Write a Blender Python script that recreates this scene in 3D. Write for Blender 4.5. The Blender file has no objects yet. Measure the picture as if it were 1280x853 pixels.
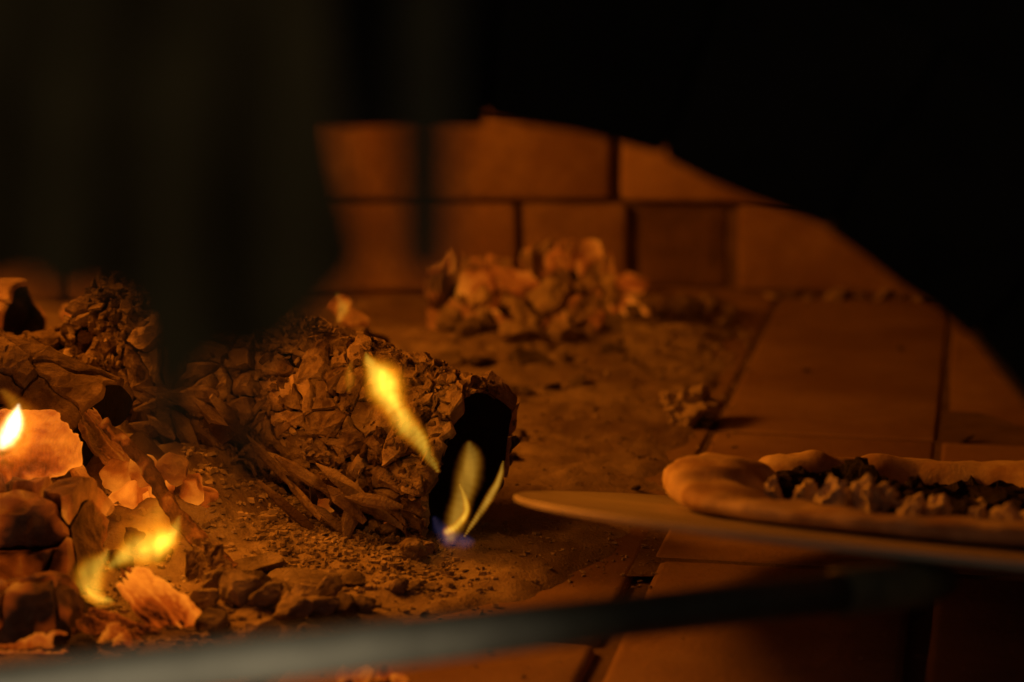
import bpy, bmesh, math, random
import numpy as np
from mathutils import Vector, Matrix, noise
from mathutils.geometry import delaunay_2d_cdt
random.seed(7)
R = math.radians
scene = bpy.context.scene
COL = scene.collection

# ------------------------------------------------------------------ camera
CAM_H, PITCH, FPX = 0.42, R(11.5), 3011.0          # metres, down tilt, focal length in photo pixels (1280 wide)
cd = bpy.data.cameras.new('camera'); cam = bpy.data.objects.new('camera', cd); COL.objects.link(cam)
cam.location = (0, 0, CAM_H); cam.rotation_euler = (R(90) - PITCH, 0, 0)
cd.sensor_width = 36.0; cd.lens = FPX / 1280 * 36.0
cd.clip_start = 0.02; cd.clip_end = 50
cd.dof.use_dof = True; cd.dof.focus_distance = 1.475; cd.dof.aperture_fstop = 4.6
scene.camera = cam

# ------------------------------------------------------------------ pixel helpers
FW = Vector((0, math.cos(PITCH), -math.sin(PITCH))); UP = Vector((0, math.sin(PITCH), math.cos(PITCH)))
C0 = Vector((0, 0, CAM_H))
def ray(px, py): return FW + Vector((1, 0, 0)) * ((px - 640) / FPX) + UP * ((426.5 - py) / FPX)
def P(px, py, z=0.0):
    d = ray(px, py); return C0 + d * ((z - CAM_H) / d.z)
def PY(px, py, Y):
    d = ray(px, py); return C0 + d * (Y / d.y)
def scale_at(p): return (Vector(p) - C0).dot(FW) / FPX               # metres per photo pixel at p

# ------------------------------------------------------------------ world, lamps, exposure
w = bpy.data.worlds.new('World'); scene.world = w; w.use_nodes = True
w.node_tree.nodes['Background'].inputs[0].default_value = (0.5, 0.42, 0.3, 1)
w.node_tree.nodes['Background'].inputs[1].default_value = 0.14
vs = scene.view_settings
vs.view_transform = 'Standard'; vs.look = 'None'; vs.exposure = 0.0; vs.gamma = 1.0; vs.use_curve_mapping = False
scene.cycles.use_denoising = True
scene.cycles.max_bounces = 6
scene.cycles.sample_clamp_indirect = 3.0
scene.cycles.volume_step_rate = 0.6

def lamp(name, loc, power, col, rad, kind='POINT', target=None):
    l = bpy.data.lights.new(name, kind); o = bpy.data.objects.new(name, l); COL.objects.link(o)
    o.location = loc; l.energy = power; l.color = col
    if kind == 'AREA': l.size = rad
    else: l.shadow_soft_size = rad
    if target is not None:
        o.rotation_euler = (Vector(target) - Vector(loc)).to_track_quat('-Z', 'Y').to_euler()
    return o
FIRE = (1.0, 0.27, 0.014)
lamp('fire_light', (-0.50, 1.66, 0.42), 12.0, FIRE, 0.08)           # the tall flames of the fire beside the frame
lamp('fire_light', (-0.46, 1.42, 0.38), 2.1, FIRE, 0.05)            # flames over the split log, beside the frame
lamp('fire_light', (-0.205, 1.335, 0.060), 0.14, FIRE, 0.02)         # yellow flames between the left logs
lamp('fire_light', (-0.125, 1.350, 0.165), 0.38, FIRE, 0.018)         # flame licking up the middle log
lamp('ember_light', PY(800, 352, 2.02), 0.05, FIRE, 0.02)              # glowing coals at the end of the crumbling log
rl = lamp('room_light', (0.42, 0.10, 0.10), 115.0, (1.0, 0.84, 0.57), 0.06, 'SPOT', (-0.12, 0.74, 0.165))
rl.data.spot_size = R(24); rl.data.spot_blend = 1.0

# ------------------------------------------------------------------ object helpers
def tag(o, label=None, cat=None, group=None, kind=None):
    if label: o['label'] = label
    if cat: o['category'] = cat
    if group: o['group'] = group
    if kind: o['kind'] = kind
    return o
def empty(name, loc=(0, 0, 0)):
    o = bpy.data.objects.new(name, None); COL.objects.link(o); o.location = loc; o.empty_display_size = .02
    return o
def link(name, me, mat=None, parent=None):
    if mat is not None and not me.materials: me.materials.append(mat)
    o = bpy.data.objects.new(name, me); COL.objects.link(o)
    if parent is not None:
        o.parent = parent
        o.matrix_parent_inverse = Matrix.Translation(parent.location).inverted() if parent.type == 'EMPTY' else Matrix.Identity(4)
    return o
def mesh(name, verts, faces, smooth=False):
    me = bpy.data.meshes.new(name); me.from_pydata([tuple(v) for v in verts], [], faces); me.update()
    if smooth: me.shade_smooth()
    return me
def fbm(p, s, o=3):
    p = Vector(p) * s; t = 0; a = 1
    for _ in range(o):
        t += a * noise.noise(p); p = p * 2.1 + Vector((3.1, 7.7, 1.3)); a *= .5
    return t
def smooth(a, b, x):
    t = min(1, max(0, (x - a) / (b - a))); return t * t * (3 - 2 * t)

# ------------------------------------------------------------------ materials
class NT:
    def __init__(s, name):
        s.m = bpy.data.materials.new(name); s.m.use_nodes = True; s.t = s.m.node_tree; s.t.nodes.clear()
        s.out = s.n('ShaderNodeOutputMaterial')
    def n(s, k, **kw):
        x = s.t.nodes.new(k)
        for a, b in kw.items(): setattr(x, a, b)
        return x
    def l(s, a, b): s.t.links.new(a, b)
    def noise(s, vec, scale, detail=4, rough=.55):
        x = s.n('ShaderNodeTexNoise'); x.inputs['Scale'].default_value = scale
        x.inputs['Detail'].default_value = detail; x.inputs['Roughness'].default_value = rough
        s.l(vec, x.inputs['Vector']); return x.outputs['Fac']
    def ramp(s, fac, stops):
        x = s.n('ShaderNodeValToRGB'); e = x.color_ramp.elements
        while len(e) < len(stops): e.new(.5)
        for i, (p, c) in enumerate(stops):
            e[i].position = p; e[i].color = (c, c, c, 1) if isinstance(c, float) else (*c, 1)
        s.l(fac, x.inputs['Fac']); return x.outputs['Color']
    def math(s, op, a, b):
        x = s.n('ShaderNodeMath', operation=op)
        for i, v in enumerate((a, b)):
            if isinstance(v, (int, float)): x.inputs[i].default_value = v
            else: s.l(v, x.inputs[i])
        return x.outputs[0]
    def mix(s, f, a, b):
        x = s.n('ShaderNodeMix', data_type='RGBA')
        for k, v in ((0, f), (6, a), (7, b)):
            if isinstance(v, tuple): x.inputs[k].default_value = (*v, 1)
            elif isinstance(v, (int, float)): x.inputs[k].default_value = v
            else: s.l(v, x.inputs[k])
        return x.outputs[2]
    def bump(s, h, st, d):
        x = s.n('ShaderNodeBump'); x.inputs['Strength'].default_value = st; x.inputs['Distance'].default_value = d
        s.l(h, x.inputs['Height']); return x.outputs['Normal']

def vec_obj(t):
    """surface position in metres, shifted per object"""
    ge = t.n('ShaderNodeNewGeometry'); oi = t.n('ShaderNodeObjectInfo'); a = t.n('ShaderNodeVectorMath', operation='ADD')
    m = t.math('MULTIPLY', oi.outputs['Random'], 17.0)
    t.l(ge.outputs['Position'], a.inputs[0]); t.l(m, a.inputs[1]); return a.outputs[0]

def mat_rough(name, c0, c1, scale, bscale, bst=.5, bd=.003, rough=.95, c2=None, s2=6, vary=.25, glow=None, metallic=0.0):
    """two-tone mottled surface, optional third colour in patches, optional ember glow (strength, scale, lo, hi)"""
    t = NT(name); v = vec_obj(t)
    f = t.ramp(t.noise(v, scale, 6, .65), [(.32, 0.0), (.68, 1.0)])
    col = t.mix(f, c0, c1)
    if c2: col = t.mix(t.ramp(t.noise(v, s2, 5, .6), [(.42, 0.0), (.62, 1.0)]), col, c2)
    oi = t.n('ShaderNodeObjectInfo'); hv = t.n('ShaderNodeHueSaturation')
    t.l(t.math('ADD', t.math('MULTIPLY', oi.outputs['Random'], 2 * vary), 1 - vary), hv.inputs['Value']); t.l(col, hv.inputs['Color'])
    b = t.n('ShaderNodeBsdfPrincipled'); t.l(hv.outputs[0], b.inputs['Base Color'])
    b.inputs['Roughness'].default_value = rough; b.inputs['Specular IOR Level'].default_value = .15
    b.inputs['Metallic'].default_value = metallic
    h = t.math('ADD', t.noise(v, bscale, 8, .7), t.math('MULTIPLY', t.noise(v, bscale * 4, 4, .6), .35))
    t.l(t.bump(h, bst, bd), b.inputs['Normal'])
    if glow:
        st, gs, lo, hi = glow
        geo = t.n('ShaderNodeNewGeometry')
        g = t.math('ADD', t.noise(v, gs, 3, .5), t.math('MULTIPLY', t.math('SUBTRACT', geo.outputs['Pointiness'], .5), 1.1))
        e = t.ramp(g, [(lo, (0.0, 0.0, 0.0)), (lo * .6 + hi * .4, (.34, .045, .002)), (hi, (.95, .23, .012)), (min(1., hi + .16), (1., .33, .018))])
        t.l(e, b.inputs['Emission Color']); b.inputs['Emission Strength'].default_value = st
    t.l(b.outputs[0], t.out.inputs['Surface']); return t.m

def mat_flame(name, blobs, strength, cols, wob=.006, nscale=55):
    """soft glowing gas: emission summed from round puffs along the flame (blobs: world point, radius)"""
    t = NT(name); tc = t.n('ShaderNodeTexCoord')
    nz = t.n('ShaderNodeTexNoise'); nz.inputs['Scale'].default_value = nscale; nz.inputs['Detail'].default_value = 2; t.l(tc.outputs['Object'], nz.inputs['Vector'])
    sub = t.n('ShaderNodeVectorMath', operation='SUBTRACT'); t.l(nz.outputs['Color'], sub.inputs[0]); sub.inputs[1].default_value = (.5, .5, .5)
    sc = t.n('ShaderNodeVectorMath', operation='SCALE'); t.l(sub.outputs[0], sc.inputs[0]); sc.inputs['Scale'].default_value = wob
    ad = t.n('ShaderNodeVectorMath', operation='ADD'); t.l(tc.outputs['Object'], ad.inputs[0]); t.l(sc.outputs[0], ad.inputs[1])
    tot = None
    for p, r_ in blobs:
        d = t.n('ShaderNodeVectorMath', operation='DISTANCE'); t.l(ad.outputs[0], d.inputs[0]); d.inputs[1].default_value = p
        mr = t.n('ShaderNodeMapRange', interpolation_type='SMOOTHERSTEP'); t.l(d.outputs['Value'], mr.inputs['Value'])
        mr.inputs['From Min'].default_value = r_; mr.inputs['From Max'].default_value = 0
        tot = mr.outputs[0] if tot is None else t.math('MAXIMUM', tot, mr.outputs[0])
    e = t.n('ShaderNodeEmission'); t.l(t.ramp(tot, [(0, cols[0]), (.4, cols[1]), (.85, cols[2])]), e.inputs['Color'])
    mp = t.n('ShaderNodeMapping'); mp.inputs['Scale'].default_value = (1, 1, .35); t.l(tc.outputs['Object'], mp.inputs['Vector'])
    f = t.ramp(t.noise(mp.outputs[0], nscale * 2.2, 2, .5), [(.32, .35), (.62, 1.0)])
    t.l(t.math('MULTIPLY', t.math('MULTIPLY', tot, f), strength), e.inputs['Strength'])
    t.l(e.outputs[0], t.out.inputs['Volume']); return t.m

M = {}
M['brick'] = mat_rough('fire_brick', (.22, .135, .08), (.44, .30, .19), 17, 45, .55, .004, c2=(.22, .13, .08), s2=7, vary=.16)
M['sooty_brick'] = mat_rough('sooty_brick', (.05, .03, .02), (.17, .105, .07), 14, 45, .6, .005, vary=.15)
M['mortar'] = mat_rough('mortar', (.12, .08, .052), (.20, .135, .088), 30, 80, .5, .002)
M['joint'] = mat_rough('joint_dust', (.13, .085, .055), (.22, .15, .095), 20, 120, .7, .003)
M['soot'] = mat_rough('soot', (.006, .005, .004), (.014, .011, .009), 20, 60, .5, .003)
M['tile'] = mat_rough('floor_tile', (.25, .16, .095), (.36, .245, .15), 11, 60, .45, .0025, c2=(.21, .125, .075), s2=5, vary=.10)
M['ash'] = mat_rough('ash', (.26, .19, .13), (.42, .33, .24), 30, 140, .8, .004, c2=(.20, .14, .10), s2=13, vary=0)
M['chips'] = mat_rough('char_chips', (.10, .07, .05), (.42, .33, .25), 35, 200, .5, .002, vary=0)
M['coal'] = mat_rough('ash_coal', (.12, .085, .06), (.42, .33, .25), 30, 110, .8, .004, c2=(.05, .035, .03), s2=22, vary=.3)
M['pale_ash'] = mat_rough('pale_ash', (.34, .26, .18), (.56, .45, .33), 30, 110, .8, .004, c2=(.20, .14, .10), s2=24, vary=.15)
M['dark_coal'] = mat_rough('dark_coal', (.03, .022, .018), (.10, .07, .055), 30, 110, .8, .004, vary=.3)
M['charred'] = mat_rough('charred_bark', (.22, .145, .095), (.52, .39, .27), 40, 150, .9, .004, c2=(.09, .055, .04), s2=26, vary=.28)
M['charred_glow'] = mat_rough('charred_bark_glow', (.05, .03, .022), (.20, .125, .08), 40, 150, .9, .004, vary=.3, glow=(.40, 24, .53, .80))
M['charred_dark'] = mat_rough('charred_bark_dark', (.07, .045, .03), (.26, .18, .12), 40, 150, .9, .004, c2=(.05, .03, .022), s2=26, vary=.25)
M['core'] = mat_rough('charcoal_core', (.006, .005, .005), (.016, .013, .012), 60, 120, .7, .003)
M['core_glow'] = mat_rough('charcoal_core_glow', (.01, .008, .007), (.03, .02, .016), 60, 120, .7, .003, glow=(.5, 30, .5, .8))
M['ember'] = mat_rough('ember', (.10, .06, .04), (.26, .17, .11), 40, 130, .9, .004, vary=.2, glow=(.70, 34, .36, .74))
M['ember_hot'] = mat_rough('ember_hot', (.12, .07, .045), (.28, .18, .12), 40, 130, .9, .004, vary=.2, glow=(1.05, 30, .30, .70))
M['ember_dim'] = mat_rough('ember_dim', (.16, .10, .07), (.40, .29, .20), 40, 130, .9, .004, vary=.2, glow=(.34, 24, .44, .78))
M['stick'] = mat_rough('charred_stick', (.05, .03, .022), (.17, .10, .065), 60, 200, .9, .003, vary=0, glow=(.4, 90, .56, .82))
M['heap'] = mat_rough('ash_heap', (.24, .17, .11), (.44, .33, .23), 30, 110, .9, .005, c2=(.15, .09, .06), s2=22, vary=.2, glow=(.55, 22, .50, .80))
M['steel'] = mat_rough('peel_steel', (.42, .37, .31), (.55, .49, .42), 20, 300, .15, .0006, rough=.5, vary=0, metallic=.35)
M['iron'] = mat_rough('black_iron', (.045, .038, .022), (.10, .085, .045), 40, 200, .3, .001, rough=.6, vary=.1)
M['tube'] = mat_rough('handle_tube', (.032, .030, .025), (.05, .047, .039), 40, 200, .1, .0005, rough=.45, vary=0, metallic=.25)
M['cloth'] = mat_rough('dark_cloth', (.07, .052, .022), (.17, .13, .06), 12, 900, .4, .0006, vary=0)
M['dough'] = mat_rough('baked_dough', (.60, .45, .28), (.78, .63, .43), 22, 90, .35, .002, rough=.8, c2=(.42, .27, .15), s2=32, vary=0)
M['sauce'] = mat_rough('dark_filling', (.025, .014, .008), (.07, .035, .02), 50, 120, .8, .004, rough=.6, vary=0)
M['greens'] = mat_rough('scorched_greens', (.010, .008, .004), (.045, .030, .016), 60, 150, .8, .003, rough=.6, vary=.4)
M['cheese'] = mat_rough('pale_topping', (.60, .48, .30), (.78, .66, .46), 50, 130, .5, .002, rough=.7, vary=.15)
FC = {'y': ((1, .20, .004), (1, .36, .010), (1, .56, .045)), 'o': ((1, .16, .003), (1, .24, .006), (1, .34, .015)), 'thin': ((1, .26, .01), (1, .38, .02), (1, .50, .05)),
      'white': ((1, .32, .01), (1, .70, .22), (1, .92, .62)), 'blue': ((.10, .10, .34), (.16, .14, .45), (.3, .2, .4))}

# ------------------------------------------------------------------ shape makers
def rounded_box(name, h, rad, cuts=(6, 3, 4), amp=.0012, nsc=40, seed=0, smooth_sh=True):
    hx, hy, hz = h; bm = bmesh.new(); bmesh.ops.create_cube(bm, size=2.0)
    bmesh.ops.subdivide_edges(bm, edges=bm.edges, cuts=5, use_grid_fill=True)
    off = Vector((seed * 3.7, seed * 1.9, seed * .7))
    for v in bm.verts:
        # crowd vertices toward the edges so that the rounding stays tight
        p = Vector([math.copysign(float(np.interp(abs(c), (0, .34, .68, 1), (0, h_ * .5, h_ - rad, h_))), c) for c, h_ in zip(v.co, h)])
        c = Vector((max(-hx + rad, min(hx - rad, p.x)), max(-hy + rad, min(hy - rad, p.y)), max(-hz + rad, min(hz - rad, p.z))))
        d = p - c
        if d.length > 1e-9: p = c + d.normalized() * rad
        dirn = p.normalized()
        v.co = p + dirn * (amp * fbm(p + off, nsc, 3))
    me = bpy.data.meshes.new(name); bm.to_mesh(me); bm.free()
    if smooth_sh: me.shade_smooth()
    return me

def rock_mesh(name, seed, stretch=(1, 1, 1), chops=9, amp=.16, sub=3, ridge=0):
    rg = random.Random(seed); bm = bmesh.new(); bmesh.ops.create_icosphere(bm, subdivisions=sub, radius=1.0)
    pl = []
    for _ in range(chops):
        n = Vector((rg.gauss(0, 1), rg.gauss(0, 1), rg.gauss(0, 1))).normalized(); pl.append((n, rg.uniform(.5, .85)))
    off = Vector((seed * 1.37, seed * .71, seed * 2.3))
    for v in bm.verts:
        p = v.co.copy()
        for n, d in pl:
            e = p.dot(n) - d
            if e > 0: p -= n * e
        k = 1 + amp * fbm(p + off, 1.8, 4)
        if ridge: k += ridge * math.sin(p.x * 9 + 2 * noise.noise(p * 2 + off)) * .5
        p *= k
        v.co = Vector((p.x * stretch[0], p.y * stretch[1], p.z * stretch[2]))
    me = bpy.data.meshes.new(name); bm.to_mesh(me); bm.free(); return me

def tube_mesh(name, pts, radii, n=14, wob=0, nsc=60, cap=True, smooth_sh=True, flat=1.0, side=None):
    """loft of circles along a poly-line"""
    pts = [Vector(p) for p in pts]; V = []; Fc = []; prev = None
    for i, p in enumerate(pts):
        t = (pts[min(i + 1, len(pts) - 1)] - pts[max(i - 1, 0)]).normalized()
        a = side if side is not None else (prev if prev is not None else (Vector((0, 0, 1)) if abs(t.z) < .9 else Vector((1, 0, 0))))
        a = (a - t * a.dot(t)).normalized(); b = t.cross(a); prev = a
        for k in range(n):
            an = 2 * math.pi * k / n; d = a * math.cos(an) + b * math.sin(an) * flat
            r = radii[i]; q = p + d * r
            if wob: q += d * (wob * fbm(q, nsc, 3))
            V.append(q)
    for i in range(len(pts) - 1):
        for k in range(n):
            Fc.append((i * n + k, i * n + (k + 1) % n, (i + 1) * n + (k + 1) % n, (i + 1) * n + k))
    if cap:
        Fc.append(tuple(range(n - 1, -1, -1))); Fc.append(tuple((len(pts) - 1) * n + k for k in range(n)))
    return mesh(name, V, Fc, smooth_sh)

def spline(pts, n):
    """Catmull-Rom through pts (tuples of any length)"""
    pts = [np.array(p, float) for p in pts]; pts = [2 * pts[0] - pts[1]] + pts + [2 * pts[-1] - pts[-2]]
    out = []
    m = len(pts) - 3
    for i in range(n):
        u = i / (n - 1) * m; k = min(int(u), m - 1); t = u - k; a, b, c, d = pts[k:k + 4]
        out.append(.5 * (2 * b + (c - a) * t + (2 * a - 5 * b + 4 * c - d) * t * t + (3 * b - a - 3 * c + d) * t ** 3))
    return out

def clip_poly(poly, p, q):
    """keep the side of poly nearer to p than to q"""
    mx, my = (p[0] + q[0]) / 2, (p[1] + q[1]) / 2; nx, ny = q[0] - p[0], q[1] - p[1]; out = []
    for i in range(len(poly)):
        a, b = poly[i], poly[(i + 1) % len(poly)]
        da = (a[0] - mx) * nx + (a[1] - my) * ny; db = (b[0] - mx) * nx + (b[1] - my) * ny
        if da <= 0: out.append(a)
        if (da < 0) != (db < 0) and da != db:
            t = da / (da - db); out.append((a[0] + t * (b[0] - a[0]), a[1] + t * (b[1] - a[1])))
    return out

def charred_log(name, label, cat, p0, p1, r, cell, stretch=1.0, gap=.0022, plate=.008, mat='charred', core='core', seed=1,
                cavity=.012, oval=1.0, piece='bark_plate', rough=.10, group=None, lift=.35, endmat=None, warp=.45):
    """a burnt log: black core, ends, and cracked plates standing proud of it. p1 is the end that shows."""
    p0, p1 = Vector(p0), Vector(p1); ax = (p1 - p0); L = ax.length; ax.normalize()
    up = Vector((0, 0, 1)); a = (up - ax * up.dot(ax)).normalized(); b = ax.cross(a)
    rg = random.Random(seed); base = Vector((p0.x, p0.y, 0)).lerp(Vector((p1.x, p1.y, 0)), .5)
    root = tag(empty(name, base), label, cat, group)
    off = Vector((seed * 2.1, seed * 5.3, seed))
    def rad(u, v):
        th = u / r
        q = Vector((math.cos(th) * .05, math.sin(th) * .05, v)) + off
        return r * (1 + rough * fbm(q, 14, 2)) 
    def pt(u, v, dr):
        th0 = u / r; q = Vector((math.cos(th0) * r, math.sin(th0) * r, v)) + off
        u += warp * cell * (noise.noise(q * (.55 / cell)) + .6 * noise.noise(q * (1.6 / cell)))
        v += warp * cell * (noise.noise(q * (.55 / cell) + Vector((7, 7, 7))) + .6 * noise.noise(q * (1.6 / cell) + Vector((3, 9, 1))))
        th = u / r; rr = rad(u, v) + dr
        return p0 + ax * v + (a * math.cos(th) + b * math.sin(th) * oval) * rr
    # core
    nu, nv = 40, 24; V = []; Fc = []
    rows = [(v, -plate * .95) for v in np.linspace(0, L, nv)]
    for v, dr in rows:
        for k in range(nu): V.append(pt(2 * math.pi * r * k / nu, v, dr + .002 * fbm(Vector((k * .2, v * 30, seed)), 1, 2)))
    for i in range(nv - 1):
        for k in range(nu): Fc.append((i * nu + k, i * nu + (k + 1) % nu, (i + 1) * nu + (k + 1) % nu, (i + 1) * nu + k))
    link('core', mesh(name + '_core', V, Fc, True), M[core], root)
    # ends
    for v, sgn, dep in ((0, -1, .002), (L, 1, cavity)):
        V = []; Fc = []; rings = 7
        for j in range(rings):
            f = 1 - j / rings
            for k in range(nu):
                u = 2 * math.pi * r * k / nu; e = pt(u, v, -plate * .95 + .0003); c = p0 + ax * v
                q = c + (e - c) * f
                V.append(q - ax * sgn * (dep * (1 - f ** 3) - .005 * fbm(q + off, 55, 3) * (1 if j else 0)))
        for j in range(rings - 1):
            for k in range(nu):
                q = (j * nu + k, j * nu + (k + 1) % nu, (j + 1) * nu + (k + 1) % nu, (j + 1) * nu + k)
                Fc.append(q if sgn > 0 else q[::-1])
        q = tuple((rings - 1) * nu + k for k in range(nu)); Fc.append(q if sgn > 0 else q[::-1])
        link('end_face', mesh(name + '_end', V, Fc, False), M[endmat or core], root)
    RINGS = ((0, -1.0), (0, -.2), (.07, 0), (.33, .08), (.66, .10)) if cell < .024 else ((0, -1.0), (0, -.25), (.05, 0), (.14, .05), (.25, .07), (.38, .09), (.52, .10), (.66, .10), (.82, .10))
    NR = len(RINGS) - 1
    # plates: Voronoi cells of the unrolled surface
    W = 2 * math.pi * r; nc = max(4, int(W / cell)); nr = max(2, int(L / (cell * stretch)))
    seeds = [((i + rg.uniform(-.35, 1.35)) * W / nc % W, min(L * .995, max(L * .005, (j + rg.uniform(-.35, 1.35)) * L / nr))) for i in range(nc) for j in range(nr)]
    allp = [(x + k * W, y) for k in (-1, 0, 1) for x, y in seeds]
    for si, s in enumerate(seeds):
        poly = [(s[0] - 3 * cell, 0), (s[0] + 3 * cell, 0), (s[0] + 3 * cell, L), (s[0] - 3 * cell, L)]
        for q in allp:
            if q != s and abs(q[0] - s[0]) < 4 * cell and abs(q[1] - s[1]) < 4 * cell * stretch: poly = clip_poly(poly, s, q)
            if len(poly) < 3: break
        if len(poly) < 3: continue
        cx = sum(p[0] for p in poly) / len(poly); cy = sum(p[1] for p in poly) / len(poly)
        # resample outline
        ol = []
        for i in range(len(poly)):
            A, B = poly[i], poly[(i + 1) % len(poly)]; d = math.hypot(B[0] - A[0], B[1] - A[1]); n = max(1, int(d / min(cell * .22, .0042)))
            for k in range(n): ol.append((A[0] + (B[0] - A[0]) * k / n, A[1] + (B[1] - A[1]) * k / n))
        if len(ol) < 5: continue
        size = sum(math.hypot(p[0] - cx, p[1] - cy) for p in ol) / len(ol)
        h0 = plate * rg.uniform(-lift, lift); tu, tv = rg.gauss(0, .12) * lift * 2, rg.gauss(0, .16) * lift * 2
        gp = gap * rg.choice((.15, .3, .5, 1, 1, 2.2)); V = []; Fc = []; n = len(ol)
        def inset(x, y, extra):
            dx, dy = x - cx, y - cy; d = math.hypot(dx, dy) + 1e-9
            k = max(.2, 1 - (gp * (1 + .9 * noise.noise(Vector((x * 150, y * 150, seed)))) + extra) / d); return cx + dx * k, cy + dy * k
        def height(X, Y, e):
            return h0 + tu * (X - cx) + tv * (Y - cy) + plate * (.12 * smooth(0, .25 * cell, e) + .26 * fbm(Vector((X, Y, seed)), max(4.6 / cell, 170), 4) + .16 * fbm(Vector((X, Y, seed + 5)), 60, 2))
        r0 = [inset(x, y, 0) for x, y in ol]; r1 = [inset(x, y, min(.0016, size * .12)) for x, y in ol]
        for X, Y in r0: V.append(pt(X, Y, -plate + .2 * h0))
        for X, Y in r0: V.append(pt(X, Y, height(X, Y, 0) - .22 * plate))
        top = [Vector(q) for q in r1]; st = max(.0034, cell * .16)
        def edge_dist(x, y):
            m_ = 1e9
            for k in range(len(poly)):
                A, B = poly[k], poly[(k + 1) % len(poly)]; ln = math.hypot(B[0] - A[0], B[1] - A[1])
                if ln > 1e-7: m_ = min(m_, ((B[0] - A[0]) * (y - A[1]) - (B[1] - A[1]) * (x - A[0])) / ln)
            return m_
        x0, x1 = min(p[0] for p in poly), max(p[0] for p in poly); y0, y1 = min(p[1] for p in poly), max(p[1] for p in poly)
        for gx in np.arange(x0, x1, st):
            for gy in np.arange(y0, y1, st):
                x, y = gx + rg.uniform(-.4, .4) * st, gy + rg.uniform(-.4, .4) * st
                if edge_dist(x, y) > gp * 1.9 + .0016 + st * .4: top.append(Vector((x, y)))
        tv_, _, tf, *_r = delaunay_2d_cdt(top, [(k, (k + 1) % n) for k in range(n)], [], 1, 1e-6)
        if len(tv_) < n: continue
        b0 = 2 * n
        for q in tv_: V.append(pt(q.x, q.y, height(q.x, q.y, max(0, edge_dist(q.x, q.y)))))
        for k in range(n):
            k2 = (k + 1) % n
            Fc.append((k, k2, n + k2, n + k)); Fc.append((n + k, n + k2, b0 + k2, b0 + k))
        for f in tf: Fc.append(tuple(b0 + k for k in f))
        me = mesh(piece, V, Fc)
        link(piece, me, M[mat if not isinstance(mat, tuple) else rg.choice(mat)], root)
    return root

# ================================================================== THE OVEN
A_ = R(11.2); CA, SA = math.cos(A_), math.sin(A_)
OC, OX, OY, OE = Vector((0.0, 1.64, 0)), .86, .67, 2.6                # oven centre, half widths, roundness
def oven_pt(t, k=1.0):
    c, s = math.cos(t), math.sin(t)
    return Vector((OC.x + k * OX * math.copysign(abs(s) ** (2 / OE), s), OC.y + k * OY * math.copysign(abs(c) ** (2 / OE), c), 0))

# floor: one base sheet of mortar and single tiles
me = mesh('oven_floor', [(-1.2, .55, -.0055), (1.2, .55, -.0055), (1.2, 2.5, -.0055), (-1.2, 2.5, -.0055)], [(0, 1, 2, 3)])
floor = tag(link('oven_floor', me, M['mortar']), 'worn fire brick floor of the oven with open joints', None, None, 'structure')
TW, TL = .165, .33
V = [(-1.1, 1.37, -.0009), (1.1, 1.37, -.0009), (1.1, 2.45, -.0009), (-1.1, 2.45, -.0009)]
link('joint_dust', mesh('joint_dust', V, [(0, 1, 2, 3)]), M['joint'], floor)
tiles = [rounded_box('floor_tile', ((TW - .0045) / 2, (TL - .0030) / 2, .02), .0018, amp=.0011, nsc=18, seed=i) for i in range(5)]
long_tile = rounded_box('floor_tile', ((TW - .0045) / 2, (TL * 2.05 - .003) / 2, .02), .0018, amp=.0014, nsc=14, seed=33)
worn_tiles = [rounded_box('floor_tile', ((TW - .012) / 2, (TL - .009) / 2, .02), .004, amp=.0014, nsc=18, seed=20 + i) for i in range(3)]
for i in range(-8, 7):
    q = -.191 + i * TW + TW / 2
    so = 0 if i in (0, 1) else random.choice((0, .11, .165, .22))
    for j in range(-4, 4):
        s = 1.728 + j * TL + TL / 2 + so
        tl = None
        if i in (0, 1) and j >= 0:
            if j > 0: continue
            s, tl = 1.728 + TL * 2.05 / 2, long_tile
        X, Y = q * CA + s * SA, -q * SA + s * CA
        if (abs((X - OC.x) / (OX + .12)) ** OE + abs((Y - OC.y) / (OY + .18)) ** OE) > 1.05 or Y < .8: continue
        o = link('floor_tile', tl or random.choice(worn_tiles if s < 1.5 else tiles), M['tile'], floor)
        o.location = (X, Y, -.02 + random.uniform(-.0005, .0004)); o.rotation_euler = (random.gauss(0, .001), random.gauss(0, .0015), -A_ + (0 if tl else random.choice((0, math.pi))))

# wall: mortar shell and single bricks, the courses measured along the curve from the middle of the back
N = 720; curve = [oven_pt(2 * math.pi * k / N) for k in range(N)]
arc = [0.0]
for k in range(N): arc.append(arc[-1] + (curve[(k + 1) % N] - curve[k]).length)
TOT = arc[-1]
def at_arc(s):
    s %= TOT; k = int(np.searchsorted(arc, s)) - 1; k = max(0, min(N - 1, k)); t = (s - arc[k]) / (arc[k + 1] - arc[k])
    return curve[k].lerp(curve[(k + 1) % N], t)
ZW = .352
V = []; Fc = []
idx = [k for k in range(N) if not (curve[k].y < 1.06 and abs(curve[k].x + .05) < .36)]
idx = sorted(idx, key=lambda k: (k - N // 2) % N)
for k in idx:
    p = OC + (curve[k] - OC) * 1.022
    V += [(p.x, p.y, -.008), (p.x, p.y, ZW + .02)]
for i in range(len(idx) - 1): Fc.append((2 * i, 2 * i + 2, 2 * i + 3, 2 * i + 1))
wall = tag(link('oven_wall', mesh('oven_wall', V, Fc), M['mortar']), 'curved brick wall round the inside of the oven', None, None, 'structure')
courses = [(.0, [-.43, -.215, .006, .116, .217, .425, .61]), (.0875, [-.42, -.20, .100, .345, .54]), (.175, [-.44, -.24, .02, .22, .43]), (.2625, [-.35, -.12, .12, .33, .55])]
bi = 0
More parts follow.
